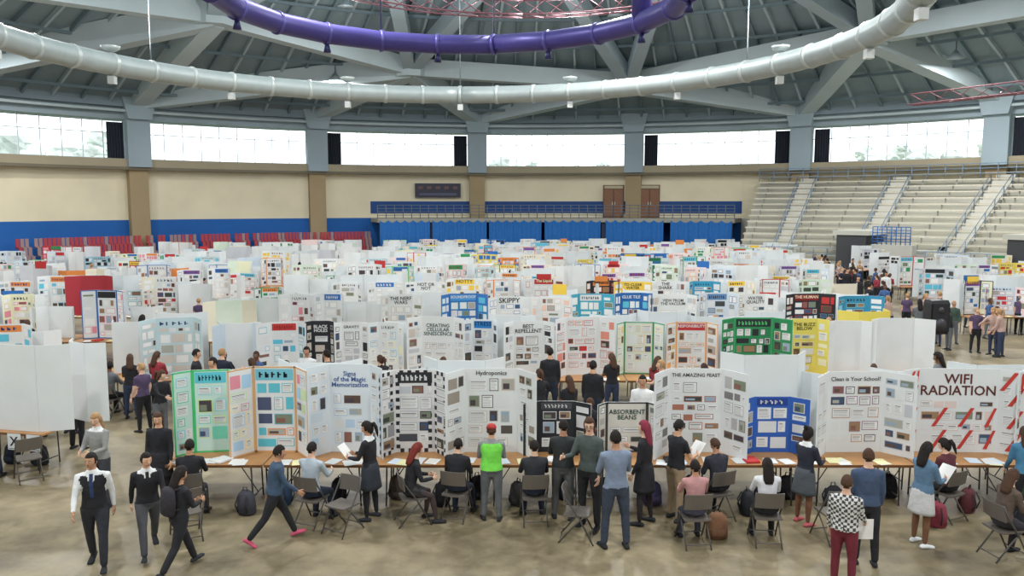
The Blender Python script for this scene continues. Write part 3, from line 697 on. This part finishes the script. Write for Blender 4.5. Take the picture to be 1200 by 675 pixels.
    if skirt is not None and sit:
        k=pel+dvec(70,0,1)*Lt*.75
        mb.rings([ell(pel+Vector((0,-.03,.06)),.11*H,.07*H,14),ell(pel.lerp(k,.5)+Vector((0,0,.02)),.12*H,.065*H,14,X,Vector((0,.3,.95))),ell(k,.125*H,.055*H,14,X,Vector((0,.1,.99)))],skirt,CLOTH,True)
    k=H/1.7
    for wr,d,s in hands: hand(mb,wr,d,Vector((-s,0,-.15)),k*.98,skin,.55 if hold and s==1 else .35,s)
    hu=(up+Vector((0,0,1))).normalized()
    headm(mb,pel+up*.345*H+hu*.078*H+fw*.012*H,pose['hy'],pose['hp'],max(k,.93)*.98,skin,hair,style,hat,glasses)
    if collar is not None:
        mb.rings([ell(pel+up*h*H,a*H,b*H,14,X,fw) for h,a,b in ((.322,.055,.045),(.35,.038,.04),(.352,.034,.036))],collar,CLOTH,True,caps=False)
    if hold=='paper':
        a,b=hands[0][0]+hands[0][1]*.08,hands[1][0]+hands[1][1]*.08;c=(a+b)/2
        mb.box(tuple(c+Vector((0,.03,.06))),(.24,.004,.3),C(240,240,238),PAPER,M=Matrix.Rotation(rad(-40),3,'X'))
    if hold=='sheet':
        b=hands[1][0]+hands[1][1]*.09*k;mb.box(tuple(b+Vector((0,.03,-.1))),(.2,.004,.28),C(240,240,238),PAPER,rot=.5)
    if pack is not None:
        c=pel+up*.2*H-fw*.11*H;rs=[]
        for z,a,b in ((-.2,.1,.05),(-.17,.135,.075),(0,.145,.085),(.14,.125,.07),(.19,.07,.04)): rs.append(ell(c+up*z,a,b,12,X,fw))
        mb.rings(rs,pack,CLOTH,True)
        for s in (-1,1): mb.tube([c+up*.15+X*s*.08,pel+up*.315*H+X*s*.06*H,pel+up*.25*H+X*s*.075*H+fw*.075*H,pel+up*.12*H+X*s*.08*H+fw*.05*H,c-up*.12+X*s*.1],.014,pack,CLOTH,6)
    if not sit: mb.v=[(x,y,z-lowest) for x,y,z in mb.v]
    return mb
LS=C(222,178,152);MS=C(184,136,106);DS=C(112,76,56);KS=C(210,162,130)
HB=C(28,23,22);HBr=C(70,48,36);HL=C(166,130,90);HR=C(110,40,32);HD=C(46,33,28)
NV=C(34,41,58);JN=C(48,58,84);GR=C(96,100,106);DK=C(33,34,39);KH=C(146,126,100)
def fg(name,x,y,hd,H,pose,*a,ch=False,**k):
    mb=person(H,pose,*a,vox=.017,**k);mb.obj(name,(x,y,0),rad(hd))
    if ch: chair(x,y,hd)
def PS(base,**k): d=dict(base);d.update(k);return d
fg('boy_in_black_vest',-5.85,10.75,195,1.66,PS(WALK,hp=0,hy=-20,L=(16,3,4),R=(-14,3,10)),DK,C(44,46,54),MS,HB,sleeve=W_,collar=W_,tie=C(40,60,100))
fg('boy_in_sweater_vest',-5.32,11.2,-150,1.56,PS(WALK2,hp=6,hy=20),DK,C(72,74,80),KS,HB,collar=W_,sleeve=DK,tie=DK)
fg('girl_with_black_hair',-4.62,10.6,-35,1.5,PS(WALK,hp=22,aL=(20,8,60,-25),aR=(20,8,70,-28)),DK,DK,MS,HB,'long',fem=True,pack=C(44,42,48),bulk=1.08)
fg('woman_in_grey_jacket',-6.95,13.0,170,1.62,STAND2,C(140,142,140),C(60,62,70),LS,HL,'long',fem=True,bulk=1.08,collar=W_)
fg('girl_in_black_dress',-5.95,13.05,-175,1.6,PS(STAND,hy=10),DK,DK,KS,HBr,'long',fem=True,skirt=DK,legs=C(40,38,42))
fg('student_in_black_top',-5.2,12.45,10,1.6,SIT,DK,C(50,52,60),MS,HB,ch=True)
fg('boy_in_blue_jacket',-3.6,11.6,-68,1.52,PS(WALK,L=(28,2,6),R=(-24,2,16),lean=8,hp=12),C(58,78,102),DK,MS,HB,shoe=C(200,80,110),bulk=1.12)
fg('student_in_pale_shirt',-3.2,12.3,-20,1.6,SIT,C(170,184,196),NV,LS,HB,ch=True)
fg('girl_in_plaid_skirt',-2.3,12.5,75,1.6,STAND2,DK,DK,MS,HB,'pony',fem=True,skirt=C(46,51,60),legs=DK,collar=W_,hold='paper')
fg('girl_with_red_hair',-1.6,12.35,-70,1.56,SIT2,DK,DK,LS,HR,'long',fem=True,ch=True,legs=C(60,50,50),skirt=DK)
fg('boy_in_green_vest',-.33,12.45,2,1.56,PS(STAND2,hp=10,hy=0),C(120,230,80),C(90,94,98),KS,HBr,sleeve=C(126,130,132),hat=C(170,56,52),bulk=1.12,collar=C(130,134,136))
fg('student_in_dark_hoodie',.36,12.4,5,1.6,SIT,C(40,42,48),NV,LS,HB,ch=True,bulk=1.12)
fg('student_in_black_jacket',.83,12.5,-5,1.62,PS(STAND2,hp=15),C(42,46,48),C(80,82,84),MS,HB,bulk=1.1)
fg('woman_with_glasses',1.22,12.15,150,1.76,PS(TALK,hy=20,hp=10),C(70,80,78),DK,LS,HBr,'long',fem=True,glasses=True)
fg('man_in_blue_shirt',1.54,11.4,10,1.76,PS(STAND2,L=(2,7,2),R=(-2,7,2),hp=4,hy=0),C(118,132,156),C(52,60,76),MS,HB,short=False)
fg('girl_with_pink_hair',2.12,12.3,60,1.66,PS(TALK,hy=0,hp=8),DK,DK,LS,C(126,42,62),'long',fem=True,skirt=DK,legs=C(44,40,44))
fg('boy_holding_papers',2.65,12.45,-60,1.64,PS(STAND2,hp=20),DK,KH,KS,HB,short=True,hold='paper')
fg('student_in_pink_top',2.75,11.55,5,1.5,SIT,C(184,134,134),C(70,70,90),MS,HB,ch=True)
fg('student_in_white_top',3.85,11.6,-5,1.52,SIT,C(216,218,224),DK,MS,HB,'long',ch=True,fem=True)
fg('girl_in_school_uniform',4.68,12.3,-60,1.56,STAND2,C(40,44,56),DK,DS,HB,'bun',fem=True,skirt=C(72,78,84),legs=DS,collar=W_,shoe=C(190,90,98))
fg('boy_in_checked_shirt',4.42,10.15,-30,1.52,PS(STAND,hp=8,aR=(14,10,45,4)),C(214,214,212),C(104,36,48),LS,HBr,plaid=C(60,62,66),hold='sheet',bulk=1.1)
fg('boy_in_navy_shirt',5.02,10.85,-8,1.66,PS(STAND,hp=8,hy=-10),C(62,78,106),DK,LS,HBr)
fg('girl_in_denim_jacket',6.15,11.5,-70,1.56,STAND2,C(88,120,150),C(210,210,210),MS,HB,'long',fem=True,skirt=C(196,196,198),legs=DS,shoe=W_,hold='paper',bulk=1.08)
fg('girl_in_brown_top',7.15,11.1,-80,1.56,SIT2,C(88,74,66),C(46,44,50),LS,HBr,'long',fem=True,ch=True)
fg('student_in_blue_jacket',8.2,12.3,-10,1.55,PS(REACH),C(66,120,156),DK,LS,HBr,'long',fem=True)
fg('student_in_dark_coat',-.9,12.55,-15,1.55,SIT2,DK,NV,LS,HB,ch=True,bulk=1.1)
fg('student_leaning_over',3.35,12.55,20,1.56,PS(SIT2),C(44,46,56),DK,MS,HBr,ch=True)
fg('student_in_maroon_jacket',7.1,12.55,25,1.56,PS(SIT2),C(86,42,50),DK,LS,HB,'pony',ch=True,fem=True)
fg('person_in_black',-9.1,16.2,-10,1.66,STAND2,DK,DK,LS,HB)
fg('student_in_grey_shirt',-10.4,16.8,20,1.6,SIT,C(120,124,130),DK,LS,HBr,ch=True)
fg('student_in_dark_sweater',-9.75,14.15,10,1.56,SIT2,DK,NV,KS,HB,ch=True)
for x,y,h in ((-9.0,14.35,40),(-5.0,11.75,30),(1.0,11.7,-100),(4.9,11.7,10),(-2.65,12.0,150)): chair(x,y,h)
# crowd variants
R4=random.Random(21);tops=[DK,DK,DK,NV,GR,W_,C(200,206,214),C(60,90,140),C(150,50,60),C(80,66,96),C(180,150,140),C(60,80,70),C(110,120,130),C(110,44,52)]
SV=[];TV=[]
for i in range(12):
    fem=i%2==0;pose=[STAND2,STAND,REACH,TALK][i%4]
    SV.append(person(R4.uniform(1.5,1.72),PS(pose,hy=R4.uniform(-30,30)),tops[i],R4.choice([DK,NV,JN,GR]),R4.choice([LS,KS,MS,DS]),R4.choice([HB,HBr,HD,HL]),('long','short','pony','short')[i%4],fem=fem,vox=.03,skirt=DK if i in (4,8) else None,legs=DK if i in (4,8) else None,short=i%3==0).mesh('standing_student'))
for i in range(8):
    TV.append(person(R4.uniform(1.5,1.68),PS(SIT if i%2 else SIT2,hy=R4.uniform(-30,30)),tops[(i*3+1)%14],R4.choice([DK,NV,JN]),R4.choice([LS,KS,MS,DS]),R4.choice([HB,HBr,HD]),('long','short')[i%2],fem=i%2==0,vox=.03).mesh('seated_student'))
def crowd(x,y,h,seat=None,v=None):
    seat=R4.random()<.35 if seat is None else seat
    me=(R4.choice(TV) if seat else R4.choice(SV)) if v is None else (TV if seat else SV)[v]
    ob=bpy.data.objects.new('seated_student' if seat else 'standing_student',me);sc.collection.objects.link(ob)
    ob.location=(x,y,0);ob.rotation_euler[2]=rad(h)
    if seat: chair(x,y,h)
for x,y,h,s,v in ((1.2,16.2,20,0,0),(1.75,16.9,-20,0,1),(1.55,15.4,170,1,5),(2.6,15.5,160,0,5),(3.3,17.2,100,0,3),(.6,17.0,0,0,2),(.9,18.5,0,0,1),(-1.6,18.2,10,0,8),(4.6,18.6,0,1,2),(2.4,18.7,10,0,0),(3.4,18.3,-30,0,8),(6.2,18.4,0,0,9),(-3.1,18.6,30,0,2),(-4.9,18.7,170,0,5),(-4.3,18.2,60,0,1),(-6.2,19.0,150,0,7),(-6.0,18.1,60,0,0),(-6.9,18.6,-20,0,3),(-7.4,18.3,-80,0,1),(-7.1,19.2,10,0,2),(-5.4,18.8,90,1,3),(-8.6,18.9,0,0,8),(-9.1,18.6,10,0,0),(-9.7,18.8,-15,1,1),(-9.9,17.4,0,0,1),(-10.4,18.7,5,1,4),(-10.9,17.9,0,0,2),(-11.5,18.9,10,1,2),(-12.2,18.6,0,0,6),(-8.3,17.5,60,0,9),(-7.7,17.0,-120,0,2),(-6.6,17.3,140,0,1),(8.7,18.7,0,1,6),(9.8,17.9,40,0,4)):
    crowd(x,y,h,bool(s),v)
for Y,xl,xr,rb,re in tabs:
    for a,b in ([(xl,xr)]+([(rb,re)] if Y>30 else [])):
        x=a+.6
        while x<b:
            x+=R4.expovariate(1/1.5)+.65
            if x>b: break
            side=R4.random()
            if side<.5:
                if Y!=Y2: crowd(x,Y-1.25-R4.uniform(0,.5),R4.uniform(-30,30))
            else: crowd(x,Y+1.45+R4.uniform(0,.5),180+R4.uniform(-30,30))
for k in range(46):
    Y=R4.uniform(26,60);xr,rb=lim(max(Y,30));x=R4.uniform(xr+1.0,rb-.7);crowd(x,Y,R4.uniform(0,360),False)
for x,y in ((14.5,28),(15.6,29),(17,27.5),(18.2,30),(19.2,28.2),(16.2,31),(20,31),(21,28.8)): crowd(x,y,R4.uniform(0,360))
for k in range(5):
    q=R4.uniform(44,60);row=R4.randint(9,12);tr=(RR-.1-35.5)/14
    p=pol(q,35.5+row*tr+.32,.6+.46*(row+1)-.02)
    ob=bpy.data.objects.new('seated_student',R4.choice(TV));sc.collection.objects.link(ob);ob.location=p;ob.rotation_euler[2]=rad(180-q-3)
# ---------------------------------------------------------------- loudspeaker, bags
mb=MB();mb.rings([[(-.3,-.24,1.15),(.3,-.24,1.15),(.2,.24,1.15),(-.2,.24,1.15)],[(-.32,-.26,1.25),(.32,-.26,1.25),(.2,.26,1.25),(-.2,.26,1.25)],[(-.32,-.26,2.1),(.32,-.26,2.1),(.2,.26,2.1),(-.2,.26,2.1)],[(-.28,-.22,2.2),(.28,-.22,2.2),(.18,.22,2.2),(-.18,.22,2.2)]],C(30,30,34),METAL,False)
mb.box((0,-.27,1.68),(.54,.02,.84),C(44,44,50),METAL);mb.tube([(0,0,0.1),(0,0,1.2)],.03,BK,METAL,8)
for k in range(3):
    a=k*2.09+.5;mb.tube([(0,0,.75),(.5*math.cos(a),.5*math.sin(a),0.015)],.018,BK,METAL,6)
mb.tube([(0,-.285,1.45),(0,-.3,1.45)],.2,C(60,60,66),METAL,20);mb.tube([(0,-.285,1.9),(0,-.3,1.9)],.1,C(60,60,66),METAL,16)
mb.obj('loudspeaker_on_stand',(13.0,24.2,0),rad(10))
def bag(name,x,y,r,col,s=1):
    mb=MB();rs=[]
    for z,a,b in ((0,.13,.09),(.03,.17,.12),(.2,.17,.12),(.34,.14,.1),(.4,.08,.05)): rs.append(ell((0,0,z*s),a*s,b*s,14))
    mb.rings(rs,col,CLOTH,True);mb.rings([ell((0,-.1*s,z*s),a*s,b*s,12) for z,a,b in ((.04,.1,.03),(.1,.12,.05),(.18,.11,.04))],tuple(c*.7 for c in col[:3])+(1,),CLOTH,True)
    mb.tube([(-.05*s,.02,.38*s),(-.03*s,.02,.46*s),(.03*s,.02,.46*s),(.05*s,.02,.38*s)],.01,BK,CLOTH,6)
    for sx in (-1,1): mb.tube([(sx*.08*s,.1*s,.34*s),(sx*.1*s,.16*s,.2*s),(sx*.09*s,.11*s,.06*s)],.012,BK,CLOTH,6)
    mb.obj(name,(x,y,0),r)
BG=[(3.15,11.75,C(120,84,62)),(3.9,12.7,BK),(6.75,12.2,C(130,50,64)),(7.6,12.8,C(84,40,46)),(4.2,12.9,NV),(5.4,12.9,DK),(-1.2,13.1,DK),(-4.4,12.7,C(60,60,70)),(-3.9,13.1,C(50,74,104)),(.1,13.1,C(50,50,50)),(2.4,13.1,C(60,54,84)),(8.0,11.9,DK),(-9.3,15.2,DK),(-3.0,13.3,DK),(-2.0,13.4,C(70,60,56)),(-.6,13.4,DK),(.9,13.4,NV),(1.6,13.3,DK),(3.1,13.4,C(60,60,64)),(4.8,13.4,DK),(6.1,13.2,C(70,64,60)),(6.6,13.5,DK),(8.8,13.2,C(60,70,60)),(-5.6,13.2,DK),(-9.9,15.3,NV),(-10.5,15.2,DK)]
for i,(x,y,c) in enumerate(BG): bag('backpack',x,y,i*1.3,c)
# ---------------------------------------------------------------- world, camera
w=bpy.data.worlds.new('World');sc.world=w;w.use_nodes=True;nt=w.node_tree;bg=nt.nodes['Background']
bg.inputs[0].default_value=(.9,.96,1,1);bg.inputs[1].default_value=2.8
cam=bpy.data.cameras.new('Camera');cam.lens=27.9;cam.sensor_width=36;cam.clip_end=600
co=bpy.data.objects.new('Camera',cam);sc.collection.objects.link(co);co.location=(0,0,5.1);co.rotation_euler=(rad(84),0,0);sc.camera=co
